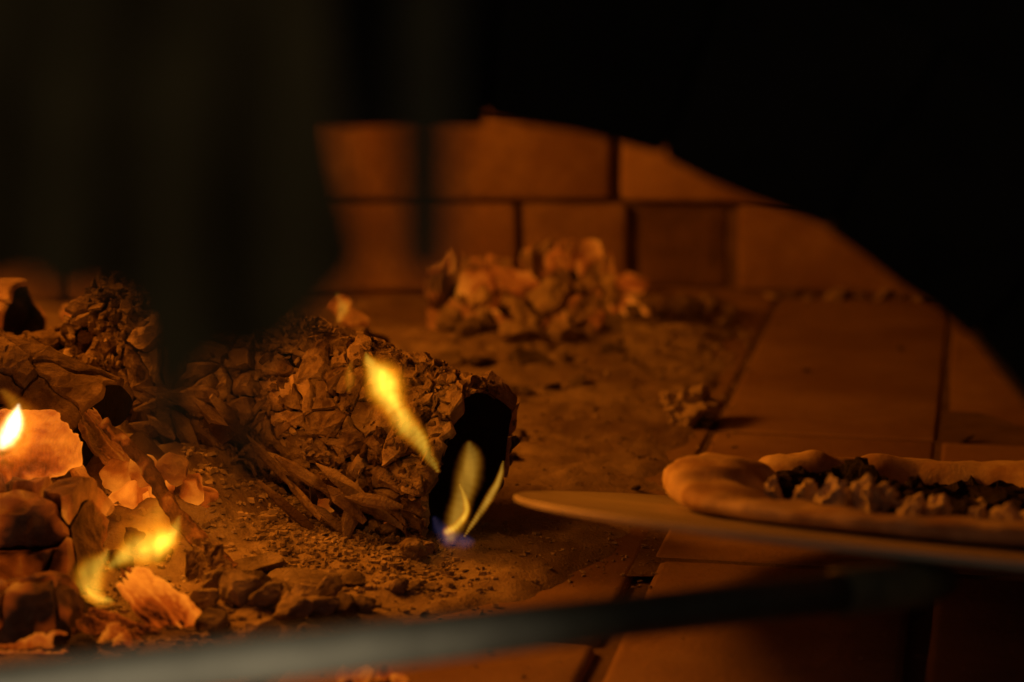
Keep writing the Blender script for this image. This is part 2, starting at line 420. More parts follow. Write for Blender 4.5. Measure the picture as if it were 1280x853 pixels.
for ci, (z0, js) in enumerate(courses):
    js = list(js)
    while js[-1] < TOT / 2: js.append(js[-1] + random.uniform(.16, .22))
    left = [js[0]]
    while left[-1] > -TOT / 2: left.append(left[-1] - random.uniform(.16, .22))
    js = sorted(set(left + js))
    for a, b in zip(js[:-1], js[1:]):
        p, q = at_arc(a), at_arc(b); c = (p + q) / 2
        if c.y < 1.08 and abs(c.x + .05) < .42: continue
        t = (q - p); Lb = t.length; ang = math.atan2(t.y, t.x); nrm = Vector((t.y, -t.x, 0)).normalized()
        if nrm.dot(c - OC) < 0: nrm = -nrm
        gapw = .014 if (ci, round(a, 3)) == (0, .116) else .0095 if (ci, round(a, 3)) in ((0, .116), (0, .006), (1, .1), (1, -.2)) else .0042
        hz = .0875 / 2 - .0016; bd = .03
        me = rounded_box('brick', (Lb / 2 - gapw / 2, bd, hz), .005, amp=.0022, nsc=16, seed=bi); bi += 1
        dark = ci == 0 and abs(a - .116) < .001
        o = link('brick', me, M['sooty_brick'] if dark else M['brick'], wall)
        ins = random.uniform(-.002, .003) + (.014 if dark else 0)
        o.location = c + nrm * (bd + ins - .004) + Vector((0, 0, z0 + .0875 / 2)); o.rotation_euler = (0, 0, ang)
# vault above the courses
V = []; Fc = []; rows = 12; nk = 96
for j in range(rows + 1):
    f = j / rows * math.pi / 2
    for k in range(nk):
        p = oven_pt(2 * math.pi * k / nk, 1.02 * math.cos(f) if j < rows else .001); p.z = ZW - .005 + .20 * math.sin(f); V.append(p)
for j in range(rows):
    for k in range(nk): Fc.append((j * nk + k, (j + 1) * nk + k, (j + 1) * nk + (k + 1) % nk, j * nk + (k + 1) % nk))
tag(link('oven_vault', mesh('oven_vault', V, Fc, True), M['sooty_brick']), 'low sooty vault closing the oven above its wall', None, None, 'structure')

# front wall with the arched mouth; the arch circle was read off the picture
FY0, FY1 = .925, .985
ac = PY(500, 1162, FY0); ar = (ac.z - PY(500, 140, FY0).z) * -1
AC = Vector((ac.x, FY0, ac.z)); AR = abs(ar)
dx0 = math.sqrt(max(0, AR ** 2 - AC.z ** 2)); phi_max = math.pi / 2 + math.asin(min(1, max(-1, AC.z / AR)))
phi_max = math.acos(max(-1, min(1, (-.02 - AC.z) / AR)))
RT = .085
V = []; Fc = []; n = 64
for yy in (FY0 + .006, FY1 - .006):
    for k in range(n + 1):
        ph = -phi_max + 2 * phi_max * k / n
        V.append((AC.x + (AR + .012) * math.sin(ph), yy, AC.z + (AR + .012) * math.cos(ph)))
    for k in range(n + 1):
        u = -1 + 2 * k / n
        x = max(-1.15, min(1.15, u * 2.3)) ; z = .66 if abs(u) < .5 else .66 - (abs(u) - .5) * 2 * .68
        V.append((x, yy, z))
m = n + 1
for k in range(n):
    Fc.append((k, m + k, m + k + 1, k + 1)); Fc.append((2 * m + k, 2 * m + k + 1, 3 * m + k + 1, 3 * m + k))
    Fc.append((k, k + 1, 2 * m + k + 1, 2 * m + k)); Fc.append((m + k, 3 * m + k, 3 * m + k + 1, m + k + 1))
front = tag(link('oven_front', mesh('oven_front', V, Fc), M['soot']), 'soot black front wall of the oven with its arched mouth', None, None, 'structure')
nv = 15
for k in range(nv):
    ph0 = -phi_max + 2 * phi_max * k / nv; ph1 = -phi_max + 2 * phi_max * (k + 1) / nv; pm = (ph0 + ph1) / 2
    me = rounded_box('brick', ((AR + RT / 2) * (ph1 - ph0) / 2 - .0008, (FY1 - FY0) / 2, RT / 2), .003, amp=.003, nsc=22, seed=90 + k)
    for v in me.vertices: v.co.x *= 1 + v.co.z / (AR + RT / 2)
    o = link('brick', me, M['soot'], front); rr = AR + RT / 2 - .0035 + random.uniform(-.002, .002)
    o.location = (AC.x + rr * math.sin(pm), (FY0 + FY1) / 2, AC.z + rr * math.cos(pm)); o.rotation_euler = (0, pm, 0)

# ================================================================== ASH BED
XR = [(1.10, -.30), (1.2, -.16), (1.26, -.07), (1.32, .03), (1.43, .09), (1.61, .138), (1.73, .155), (2.0, .20), (2.35, .25)]
def xr(y): return float(np.interp(y, [a for a, _ in XR], [b for _, b in XR]))
HEAPS = [(-.23, 1.46, .09, .040), (-.34, 1.52, .14, .030), (-.16, 1.62, .10, .022), (-.02, 1.98, .13, .020), (-.12, 1.50, .05, .010), (.10, 2.05, .07, .010), (-.32, 1.75, .2, .03)]
def ash_z(x, y):
    d = xr(y) + .022 * fbm((x, y, 3), 11, 4) - x
    m_ = smooth(-.004, .05, d)
    if m_ <= 0: return -.02
    z = .0045 + .004 * fbm((x, y, 0), 16, 3) + .003 * fbm((x, y, 5), 60, 3)
    for hx, hy, s, h in HEAPS: z += h * math.exp(-((x - hx) ** 2 + (y - hy) ** 2) / (2 * (s * .6) ** 2)) * (1 + .5 * fbm((x, y, 9), 30, 2))
    return -.006 * (1 - m_) + z * m_
xs = np.arange(-.78, .30, .0042); ys = np.arange(1.10, 2.27, .0050)
V = []; ok = []
for y in ys:
    for x in xs:
        z = ash_z(float(x), float(y))
        inside = abs((x - OC.x) / OX) ** OE + abs((y - OC.y) / OY) ** OE < .97
        V.append((x, y, z)); ok.append(z > -.008 and inside)
nx = len(xs); Fc = []
for j in range(len(ys) - 1):
    for i in range(nx - 1):
        q = (j * nx + i, j * nx + i + 1, (j + 1) * nx + i + 1, (j + 1) * nx + i)
        if all(ok[k] for k in q): Fc.append(q)
used = sorted({k for f in Fc for k in f}); mp = {k: i for i, k in enumerate(used)}
me = mesh('ash_bed', [V[k] for k in used], [tuple(mp[k] for k in f) for f in Fc], True)
tag(link('ash_bed', me, M['ash']), 'uneven layer of pale wood ash spread over the oven floor', 'ash', None, 'stuff')

# chips and crumbs of char: one mass of small flakes
rg = random.Random(11); V = []; Fc = []
def chip(x, y, s, flat):
    z = max(ash_z(x, y), 0) ; th = rg.uniform(0, 6.28); tl = rg.gauss(0, .35); n = rg.choice((4, 5, 6)); b = len(V)
    rot = Matrix.Rotation(th, 3, 'Z') @ Matrix.Rotation(tl, 3, 'X')
    lx, ly = s * rg.uniform(.7, 1.7), s * rg.uniform(.4, .8); c = Vector((x, y, z + s * flat * .5))
    an = [2 * math.pi * (k + rg.uniform(-.3, .3)) / n for k in range(n)]
    for zz, kk in ((-flat, 1), (flat, rg.uniform(.55, .9))):
        for a in an: V.append(c + rot @ Vector((math.cos(a) * lx * kk * rg.uniform(.8, 1.1), math.sin(a) * ly * kk, zz * s * rg.uniform(.6, 1.2))) * .5)
    for k in range(n): Fc.append((b + k, b + (k + 1) % n, b + n + (k + 1) % n, b + n + k))
    Fc.append(tuple(b + n + k for k in range(n)))
for px0, px1, py0, py1, cnt, s0, s1 in ((330, 570, 640, 752, 1500, .0025, .0065), (230, 480, 600, 700, 700, .003, .008), (560, 820, 640, 735, 260, .0015, .004), (330, 620, 720, 790, 240, .002, .006),
                                        (600, 920, 440, 560, 420, .002, .006), (640, 900, 545, 640, 160, .0015, .004), (80, 330, 690, 850, 600, .003, .009), (530, 940, 400, 470, 420, .003, .010), (900, 1160, 356, 368, 70, .003, .009),
                                        (920, 1280, 380, 560, 30, .001, .0028), (400, 1250, 750, 850, 120, .001, .003)):
    for _ in range(cnt):
        p = P(rg.uniform(px0, px1), min(py1, max(py0, rg.gauss((py0 + py1) / 2, (py1 - py0) / 3.2)) if cnt > 200 else rg.uniform(py0, py1)))
        chip(p.x, p.y, s0 * (s1 / s0) ** (rg.random() ** 1.6), rg.uniform(.15, .5))
tag(link('char_chips', mesh('char_chips', V, Fc), M['chips']), 'small chips and crumbs of char strewn over the ash', 'char chips', None, 'stuff')

# ================================================================== LOGS
# the burning log in the middle: black hollow end to the right, cracked ashen bark
END = PY(586, 584, 1.445)
ax = Vector((.84, -.50, -.19)).normalized()
burning_log = charred_log('burning_log', 'burning log with cracked ashen bark and black hollow end beside the open floor', 'log', END - ax * .29, END, .0535, .0185, 1.2,
            seed=4, plate=.009, gap=.0012, cavity=.03, oval=.92, rough=.14, lift=.4)
# loose flakes of ash and bark all over it
rgs = random.Random(3); V = []; Fc = []; a_ = (Vector((0, 0, 1)) - ax * ax.z).normalized(); b_ = ax.cross(a_)
for k in range(3800):
    th = rgs.uniform(0, 2 * math.pi); v = .285 * rgs.random() ** 1.1; q = END - ax * v
    d = a_ * math.cos(th) + b_ * math.sin(th) * .92; p = q + d * (.0535 + .0075 * fbm(q + d * .05, 16, 2) + rgs.uniform(-.0035, .0022))
    n1 = (d + Vector((rgs.gauss(0, .4), rgs.gauss(0, .4), rgs.gauss(0, .4)))).normalized(); e1 = n1.cross(Vector((rgs.gauss(0, 1), rgs.gauss(0, 1), rgs.gauss(0, 1)))).normalized(); e2 = n1.cross(e1)
    l1 = rgs.choice((.002, .003, .004, .006)) * rgs.uniform(.7, 1.3); l2 = l1 * rgs.uniform(.3, .7); b0 = len(V); m_ = 5
    for zz, kk in ((-.0005, 1), (.0007, .8)):
        for i_ in range(m_):
            t_ = 2 * math.pi * (i_ + rgs.uniform(-.25, .25)) / m_; V.append(p + e1 * l1 * kk * math.cos(t_) + e2 * l2 * kk * math.sin(t_) + n1 * (zz + l1 * .18 * math.cos(t_) ** 2))
    for i_ in range(m_): Fc.append((b0 + i_, b0 + (i_ + 1) % m_, b0 + m_ + (i_ + 1) % m_, b0 + m_ + i_))
    Fc.append(tuple(b0 + m_ + i_ for i_ in range(m_))); Fc.append(tuple(b0 + m_ - 1 - i_ for i_ in range(m_)))
tag(link('loose_flakes', mesh('loose_flakes', V, Fc), M['charred'], burning_log), None, None, None, 'stuff')
# splinters peeling from its lower side
rgs = random.Random(5)
for k in range(26):
    u = rgs.uniform(.02, .20); p = END - ax * u; p = Vector((p.x, p.y, 0)) + Vector((rgs.uniform(-.03, -.008) - .02, -.045 + rgs.uniform(-.012, .008), 0)) 
    p.z = max(0, ash_z(p.x, p.y)) + rgs.uniform(.006, .04)
    d = Vector((rgs.gauss(-.6, .4), rgs.gauss(.1, .3), rgs.gauss(.55, .35))).normalized(); l = rgs.uniform(.012, .03)
    me = tube_mesh('splinter', [p - d * l, p - d * l * .3, p + d * l * .4, p + d * l], [.0012, rgs.uniform(.003, .006), rgs.uniform(.003, .005), .0008], 6, .002, 120, flat=.4, smooth_sh=False)
    link('splinter', me, M['charred'], burning_log)

charred_log('charred_log', 'thick charred log split by wide black cracks at the left of the fire', 'log', PY(-190, 650, 1.36), PY(112, 682, 1.33), .037, .034, 1.0, seed=9,
            plate=.011, gap=.0028, warp=.25, mat='charred_glow', core='core', cavity=-.006, rough=.16, endmat='charred_glow', lift=.3)
charred_log('charred_log', 'thin charred log lying under the thick split log', 'log', PY(-160, 790, 1.26), PY(84, 772, 1.25), .026, .036, 1.2, seed=12,
            plate=.008, gap=.0026, warp=.25, mat='charred_glow', core='core', cavity=-.004, rough=.16, endmat='charred_glow', lift=.25)
charred_log('scaly_log', 'log covered in rounded ash scales behind the thick split log', 'log', PY(-150, 500, 1.52), PY(165, 470, 1.60), .036, .019, .8, seed=15,
            plate=.006, gap=.0012, mat='charred_dark', cavity=-.004, rough=.10, lift=.25)
charred_log('dark_log', 'smooth dark burnt log leaning behind the thick split log', 'log', PY(-60, 470, 1.47), PY(120, 545, 1.45), .038, .030, 1.5, seed=19,
            plate=.006, gap=.0012, mat='charred_dark', cavity=-.004, rough=.14, lift=.2)
charred_log('log', 'round burnt log end glowing dully at the back of the fire', 'log', PY(-160, 390, 1.80), PY(30, 398, 1.74), .030, .03, 1.0, seed=23,
            plate=.006, gap=.0014, mat='ember_dim', cavity=-.004, rough=.12, lift=.2)
charred_log('log', 'ashen log half hidden in the smoke behind the burning log', 'log', PY(250, 480, 1.85), PY(470, 470, 1.78), .035, .026, 1.0, seed=27,
            plate=.007, gap=.0016, mat='charred', cavity=-.004, rough=.14, lift=.3)
# the crumbling ash heap at the back is a burnt log lying across
charred_log('crumbling_log', 'crumbling ash covered log glowing faintly in front of the brick wall', 'log', PY(545, 408, 2.06), PY(760, 384, 2.04), .052, .034, .45, seed=31,
            plate=.018, gap=.0042, mat=('heap', 'heap', 'charred', 'ember_dim', 'pale_ash'), core='core_glow', cavity=.0, rough=.26, lift=.42, piece='ash_flake', endmat='heap')

# ================================================================== COALS
ROCK = [rock_mesh('coal', 40 + k, (1, random.uniform(.65, 1), random.uniform(.5, .85)), amp=.22) for k in range(12)]
FLAT = [rock_mesh('flat_coal', 70 + k, (1, random.uniform(.6, .9), random.uniform(.22, .36)), amp=.2) for k in range(6)]
LONG = [rock_mesh('long_coal', 80 + k, (1, random.uniform(.32, .5), random.uniform(.28, .45)), amp=.25, ridge=.12) for k in range(6)]
CUBE = [rock_mesh('block_coal', 100 + k, (1, .9, .95), chops=14, amp=.08) for k in range(4)]
rgc = random.Random(21)
def variants(meshes, mat):
    out = []
    for m_ in meshes:
        key = m_.name + '_' + mat
        c = bpy.data.meshes.get(key)
        if c is None:
            c = m_.copy(); c.name = key; c.materials.clear(); c.materials.append(M[mat])
        out.append(c)
    return out
def coal(name, label, group, px, py, size, mat='coal', lib=None, z=None, rot=None, Y=None, cat='coal'):
    """px, py: middle of the base in the picture; size: width in picture pixels"""
    p = PY(px, py, Y) if Y else P(px, py, 0)
    if not Y: p.z = max(ash_z(p.x, p.y), 0)
    s = size * scale_at(p) / 2
    o = link(name, rgc.choice(variants(lib or ROCK, mat)))
    o.scale = (s * 1.1, s * 1.1, s * 1.1)
    o.rotation_euler = rot if rot else (rgc.gauss(0, .3), rgc.gauss(0, .3), rgc.uniform(0, 6.28))
    o.location = p + Vector((0, 0, s * (.5 if lib is not FLAT else .2)))
    return tag(o, label, cat, group)
g = 'ash coated coals beside the crumbling log'
for px, py, s in ((806, 402, 34), (833, 396, 30), (856, 408, 56), (884, 396, 34), (911, 398, 28), (823, 414, 22), (905, 412, 20), (760, 440, 40), (735, 446, 30), (700, 455, 44), (640, 462, 46), (585, 455, 40), (560, 448, 50), (610, 452, 34), (668, 452, 30), (790, 420, 26)):
    coal('coal', 'ash coated coal beside the crumbling log at the back', g, px, py, s, rgc.choice(('pale_ash', 'coal', 'pale_ash')))
coal('coal', 'flat pale coal lying before the lumps beside the crumbling log', None, 850, 428, 62, 'pale_ash', FLAT, rot=(.1, 0, .1))
g = 'glowing coals at the right end of the crumbling log'
for px, py, s in ((790, 372, 40), (782, 398, 36), (755, 408, 34), (735, 418, 30), (800, 412, 24)):
    coal('glowing_coal', 'orange glowing coal at the right end of the crumbling log', g, px, py, s, 'ember')
g = 'flat coals on the ash in front of the crumbling log'
for px, py, s in ((660, 478, 60), (700, 470, 44), (720, 492, 30), (655, 500, 30), (600, 480, 50), (630, 508, 40), (760, 462, 40), (690, 496, 26), (560, 478, 54)):
    coal('flat_coal', 'flat flake of coal on the ash in front of the crumbling log', g, px, py, s, 'coal', FLAT)
coal('ash_lump', 'pale lump of ash alone on the open oven floor', None, 862, 530, 70, 'pale_ash', [rock_mesh('ash_lump', 301, (1, .8, .72), chops=3, amp=.55, sub=4)], rot=(0, 0, .4))
coal('dark_coal', 'dark crumb of coal tucked behind the pale ash lump', None, 884, 536, 26, 'dark_coal')
coal('dark_coal', 'dark rounded coal on the floor beside the black log end', None, 641, 586, 30, 'dark_coal', FLAT)
coal('coal', 'small brown coal beyond the black log end', None, 646, 556, 26)
coal('dark_crumb', 'tiny dark crumb on the smooth floor tile beyond the pizza', None, 1007, 464, 16, 'dark_coal', FLAT)
coal('dark_crumb', 'faint dark crumb far back on the smooth floor tile', None, 1127, 437, 11, 'dark_coal', FLAT)
coal('dark_crumb', 'small dark crumb on the floor near the peel rim', None, 795, 621, 13, 'dark_coal')
coal('dark_crumb', 'dark crumb at the tile joint behind the pizza', None, 1208, 552, 24, 'dark_coal', FLAT)
g = 'rubble along the foot of the brick wall'
for px, py, s in ((985, 372, 34), (1010, 374, 22), (1046, 374, 38), (1078, 374, 28), (1100, 373, 34), (1125, 374, 22), (1148, 374, 26), (965, 372, 24)):
    coal('rubble', 'pale bit of rubble along the foot of the brick wall', g, px, py, s, 'pale_ash', FLAT)
g = 'coals heaped before the stick near the peel handle'
for px, py, s in ((300, 770, 62), (335, 775, 56), (365, 785, 60), (400, 782, 52), (430, 780, 40), (280, 752, 50), (318, 752, 46), (380, 762, 40), (410, 762, 44), (350, 750, 36), (255, 775, 44), (455, 775, 30), (270, 800, 50), (330, 805, 50), (390, 806, 50), (500, 752, 26), (520, 748, 20), (540, 744, 18)):
    coal('coal', 'brown ash coated coal heaped before the leaning stick', g, px, py, s, 'coal')
coal('flat_coal', 'smooth flat coal lying in front of the chips of char', None, 326, 724, 74, 'coal', FLAT, rot=(.05, 0, .1))
coal('flat_coal', 'long flat coal with a dark hollow under it before the chips', None, 388, 742, 96, 'coal', FLAT, rot=(.1, .05, -.1))
coal('flat_coal', 'flat coal half buried at the edge of the chips', None, 438, 742, 56, 'coal', FLAT)
g = 'glowing coals under the leaning stick'
for px, py, s, m_ in ((165, 628, 62, 'ember_hot'), (150, 606, 48, 'ember'), (205, 622, 50, 'ember_hot'), (238, 622, 56, 'ember'), (255, 630, 40, 'ember'), (220, 600, 50, 'ember_dim'), (190, 640, 40, 'ember_hot'), (225, 640, 34, 'ember'), (180, 600, 44, 'ember')):
    coal('glowing_coal', 'orange glowing coal in the cluster under the leaning stick', g, px, py, s, m_, CUBE + ROCK, Y=1.42)
g = 'dark coals between the flames'
for px, py, s in ((150, 728, 40), (170, 715, 36), (118, 700, 40), (205, 720, 30), (95, 790, 50), (130, 800, 40), (75, 815, 46), (60, 800, 40), (105, 830, 44)):
    coal('dark_coal', 'dark coal lying between the yellow flames and thin log', g, px, py, s, 'dark_coal')
g = 'coals along the foot of the burning log'
for k in range(34):
    px = rgc.uniform(240, 545); f = (px - 240) / 305; py = 585 + f * 115 + rgc.gauss(0, 12)
    coal('coal', 'ash coated coal along the foot of the burning log', g, px, py, rgc.uniform(16, 40), rgc.choice(('coal', 'coal', 'charred', 'ember_dim')))
g = 'embers in the depth of the fire'
for px, py, s, Y, m_ in ((112, 405, 62, 1.85, 'ember'), (128, 412, 40, 1.82, 'ember_hot'), (95, 400, 40, 1.86, 'ember_dim'), (285, 425, 44, 1.80, 'ember_dim'), (300, 440, 40, 1.78, 'coal'), (245, 515, 50, 1.66, 'ember_dim'), (262, 540, 50, 1.62, 'coal'), (425, 392, 34, 1.82, 'ember'), (440, 410, 44, 1.80, 'ember_dim'), (205, 545, 50, 1.62, 'coal')):
    coal('ember', 'glowing ember piled in the depth of the fire', g, px, py, s, m_, Y=Y)
g = 'glowing splinters by the peel handle'
# ribbed glowing shards
def shard(name, label, px, py, Y, L, wd, th, rot, mat, seed, group=None, ribs=1.25, jag=.22):
    """a splinter of burnt wood: raised ribs with hollows between them, broken ends"""
    V = []; Fc = []; nu, nv_ = 64, 36
    for side in (1, -1):
        for i in range(nu + 1):
            u = -1 + 2 * i / nu
            for j in range(nv_ + 1):
                v = -1 + 2 * j / nv_
                edge = (1 - .45 * abs(u) ** 4) * (1 + .30 * fbm(Vector((u * 1.8, .4 * v, seed)), 1.3, 3))
                x = u * L * (1 + jag * fbm(Vector((v * 2.2, seed, 1 if u > 0 else 7)), 1.3, 4)); y = v * wd * edge + .25 * wd * math.sin(u * 1.7 + seed)
                ph = v * ribs + .5 * noise.noise(Vector((u * 1.3, v * .8, seed))) + .22 * u
                rib = (1 - abs(math.sin(ph * math.pi / 1.25))) ** 1.4
                cross = max(0, noise.noise(Vector((u * 4.5, v * 1.2, seed + 3))) - .1)
                fine = fbm(Vector((u * 7, v * 5, seed)), 1.5, 3)
                z = th * (1.9 * rib * (1 - .5 * abs(u) ** 3) + 1.2 * cross + .28 * fine) if side > 0 else -th * (.5 + .3 * fine)
                k = max(abs(u), abs(v)) ** 8
                V.append((x, y, z * (1 - k) + .20 * wd * v * v))
    s_ = (nu + 1) * (nv_ + 1)
    for i in range(nu):
        for j in range(nv_):
            q = (i * (nv_ + 1) + j, (i + 1) * (nv_ + 1) + j, (i + 1) * (nv_ + 1) + j + 1, i * (nv_ + 1) + j + 1)
            Fc.append(q); Fc.append(tuple(s_ + k for k in q[::-1]))
    o = link(name, mesh(name, V, Fc, True), M[mat]); o.location = PY(px, py, Y); o.rotation_euler = rot
    return tag(o, label, 'charcoal', group)
shard('glowing_shard', 'bright orange ribbed shard of glowing wood before the yellow flames', 216, 774, 1.262, .034, .0125, .0042, (R(58), R(34), R(-14)), 'ember_hot', 3)
shard('glowing_shard', 'glowing shard of wood beside the largest ribbed shard', 150, 790, 1.245, .022, .010, .0035, (R(40), R(24), R(-12)), 'ember', 6)
shard('glowing_shard', 'small glowing shard standing at the edge of the thin log', 188, 745, 1.28, .020, .007, .003, (R(60), R(50), R(5)), 'ember', 8)
shard('glowing_shard', 'short glowing shard curled next to the peel handle', 140, 815, 1.228, .013, .010, .003, (R(50), R(-50), R(10)), 'ember', 12)
shard('glowing_slab', 'glowing orange slab of wood propped above the thick split log', 14, 578, 1.385, .040, .024, .0045, (R(74), R(-38), R(8)), 'ember_hot', 15, jag=.06, ribs=.8)
shard('glowing_slab', 'glowing block of ember on the floor before the thin log', 24, 832, 1.215, .030, .014, .006, (R(30), R(0), R(5)), 'ember', 19)
shard('charred_slab', 'charred slab of wood with glowing edges at the upper end of the stick', 138, 556, 1.425, .026, .009, .004, (R(70), R(56), R(8)), 'ember_dim', 24)
shard('charred_slab', 'brown slab of charred bark at the lower end of the stick', 268, 716, 1.345, .018, .014, .004, (R(62), R(46), R(-14)), 'charred', 29)
g = 'glowing chips at the edge of the hearth'
for px, py, s in ((432, 850, 26), (455, 853, 30), (480, 850, 28), (500, 853, 22)):
    coal('glowing_chip', 'glowing chip on the floor just under the peel handle', g, px, py, s, 'ember')

# the leaning stick
a, b = PY(128, 528, 1.40), P(288, 716, .006)
pts = spline([a, a.lerp(b, .3) + Vector((.002, 0, .002)), a.lerp(b, .6) + Vector((-.002, 0, -.001)), b], 40)
rr = [.0036 + .0022 * (i / 39) + .0013 * noise.noise(Vector((i * .45, 2, 0))) for i in range(40)]
st = tag(link('stick', tube_mesh('stick', pts, rr, 10, .0018, 160, smooth_sh=False), M['stick']), 'thin charred stick leaning out of the fire onto the ash', 'stick')
a, b = PY(60, 545, 1.42), PY(135, 640, 1.37)
tag(link('stick', tube_mesh('stick', spline([a, a.lerp(b, .5), b], 24), [.004] * 24, 10, .002, 130, smooth_sh=False), M['ember_dim']), 'short glowing stick over the thick split log', 'stick')

# ================================================================== FLAMES
def flame(label, pts, Y, kind, strength, core=None, wob=.006):
    """pts: (px, py, half width in px) from root to tip; core: a brighter inner tongue (pts, kind, strength)"""
    root = tag(empty('flame', PY(pts[0][0], pts[0][1], Y)), label, 'flame')
    def loft(pp, kd, st_, nm):
        S = spline(pp, 30); P3 = [PY(q[0], q[1], Y) for q in S]; sc = scale_at(P3[0])
        rad_ = [max(.0004, q[2] * sc * 1.75) for q in S]
        bl = []; acc = 1e9
        for k, p in enumerate(P3):
            acc += (P3[k] - P3[k - 1]).length if k else 0
            if acc > rad_[k] * .30: bl.append((p, rad_[k])); acc = 0
        grow = [r_ * 1.05 + wob * .5 for r_ in rad_]
        a_, b_ = P3[0] + (P3[0] - P3[1]).normalized() * grow[0], P3[-1] + (P3[-1] - P3[-2]).normalized() * grow[-1]
        me = tube_mesh(nm, [a_] + P3 + [b_], [grow[0] * .3] + grow + [grow[-1] * .3], 14)
        link(nm, me, mat_flame(nm, bl, st_, FC[kd], wob), root)
    loft(pts, kind, strength, 'flame_body')
    if core: loft(*core, 'flame_core')
    return root
flame('tall yellow flame licking up the side of the burning log', [(548, 588, 3), (534, 564, 8), (510, 535, 12), (490, 505, 16), (482, 480, 22), (470, 462, 13), (459, 444, 3)], 1.375, 'y', 105,
      ([(500, 520, 4), (486, 492, 9), (484, 474, 11), (476, 462, 3)], 'y', 130))
flame('small orange tongue of flame beside the tall yellow flame', [(434, 488, 4), (437, 474, 9), (436, 464, 6), (441, 452, 2)], 1.40, 'o', 55)
flame('pale flame rising inside the black hollow log end', [(562, 670, 8), (572, 648, 12), (578, 622, 11), (585, 596, 14), (589, 572, 11), (587, 556, 4)], 1.405, 'thin', 42,
      ([(558, 664, 5), (572, 656, 5), (584, 640, 4), (580, 622, 3), (574, 606, 1.5)], 'y', 170), .004)
flame('thin streak of flame along the rim of the log end', [(581, 670, 2), (597, 646, 4), (614, 618, 5), (625, 596, 4), (629, 578, 1.5)], 1.40, 'thin', 130, None, .003)
flame('faint blue flame at the foot of the log end', [(545, 650, 4), (554, 664, 9), (566, 674, 10), (582, 678, 8), (592, 676, 3)], 1.40, 'blue', 22)
flame('bright yellow flame at the foot of the leaning stick', [(140, 706, 6), (160, 694, 14), (184, 684, 22), (204, 676, 20), (218, 664, 10), (224, 648, 3)], 1.345, 'y', 78,
      ([(176, 688, 4), (196, 680, 12), (208, 676, 11), (218, 666, 4)], 'y', 150))
flame('orange haze of flame behind the bright yellow flame', [(140, 702, 10), (165, 684, 26), (188, 664, 26), (196, 640, 14), (198, 618, 4)], 1.38, 'o', 34)
flame('low yellow flame beside the end of the thin log', [(142, 752, 4), (122, 748, 12), (112, 732, 18), (116, 714, 16), (128, 700, 8), (134, 688, 3)], 1.29, 'y', 62,
      ([(140, 750, 3), (126, 750, 5), (114, 744, 4), (108, 732, 2)], 'y', 150))
flame('white hot flame over the glowing slab', [(2, 558, 5), (8, 548, 12), (15, 534, 12), (20, 520, 8), (23, 508, 3)], 1.35, 'white', 520, None, .003)
flame('orange flame curling over the glowing slab', [(-20, 560, 14), (10, 556, 24), (30, 530, 18), (18, 505, 10), (5, 490, 4)], 1.36, 'o', 45)
flame('little flame on the ember far behind the burning log', [(424, 400, 5), (427, 386, 8), (425, 376, 5), (420, 366, 2)], 1.76, 'y', 60)
flame('orange glow of flame among the embers at the back', [(128, 428, 8), (120, 405, 22), (112, 390, 18), (108, 374, 5)], 1.80, 'o', 22)
# the tall flames of the main fire, just left of what the picture shows
for k, (px, py, hgt) in enumerate(((-230, 640, 330), (-330, 630, 420), (-420, 640, 300))):
    flame(('tall flame of the main fire over the far end of the split log', 'tallest flame of the main fire beside the oven wall', 'broad flame at the outer edge of the main fire')[k],
          [(px, py, 16), (px + 8, py - hgt * .2, 42), (px - 10, py - hgt * .5, 36), (px + 12, py - hgt * .8, 16), (px + 4, py - hgt, 2)], 1.60, 'y', 60)

# ================================================================== PEEL AND PIZZA
PC = Vector((.24672, 1.21102, .06583)); AZ, TI, PR = .37642, .24119, .24696
U = Vector((-math.sin(AZ) * math.cos(TI), -math.cos(AZ) * math.cos(TI), math.sin(TI))); Vv = Vector((math.cos(AZ), -math.sin(AZ), 0)); Nn = Vv.cross(-U)
if Nn.z < 0: Nn = -Nn
MAT = Matrix((Vv, -U, Nn)).transposed().to_4x4(); MAT.translation = PC      # local x: right, y: away, z: plate normal
def on_peel(x, y, z): return MAT @ Vector((x, y, z))
peel = tag(empty('pizza_peel', PC), 'round steel peel with long tube handle, lifting the pizza', 'pizza peel')
n = 120; prof = [(0, .0), (PR - .004, .0), (PR, .0012), (PR, .0030), (PR - .0008, .0038), (PR - .006, .0030), (PR - .02, .0020), (0, .0018)]
V = [on_peel(0, 0, 0)]; Fc = []
for r_, z_ in prof[1:-1]:
    for k in range(n):
        t = 2 * math.pi * k / n; V.append(on_peel(r_ * math.cos(t), r_ * math.sin(t), z_))
V.append(on_peel(0, 0, prof[-1][1])); m = len(prof) - 2
for k in range(n): Fc.append((0, 1 + (k + 1) % n, 1 + k)); Fc.append((len(V) - 1, 1 + (m - 1) * n + k, 1 + (m - 1) * n + (k + 1) % n))
for j in range(m - 1):
    for k in range(n): Fc.append((1 + j * n + k, 1 + j * n + (k + 1) % n, 1 + (j + 1) * n + (k + 1) % n, 1 + (j + 1) * n + k))
link('plate', mesh('peel_plate', V, Fc), M['steel'], peel)
HA, HE = on_peel(.012, -PR + .012, -.0105), PY(60, 853, .72); HD = (HE - HA).normalized()       # runs back past the camera's left, rising a little
handle = link('handle', tube_mesh('peel_handle', [HA - HD * .012, HA.lerp(HE, .3), HA.lerp(HE, .7), HE, HE + HD * .55], [.0086] * 5, 28), M['tube'], peel)
link('socket', tube_mesh('peel_socket', [HA - HD * .022, HA - HD * .005, HA + HD * .05], [.006, .0102, .0102], 24), M['iron'], handle)

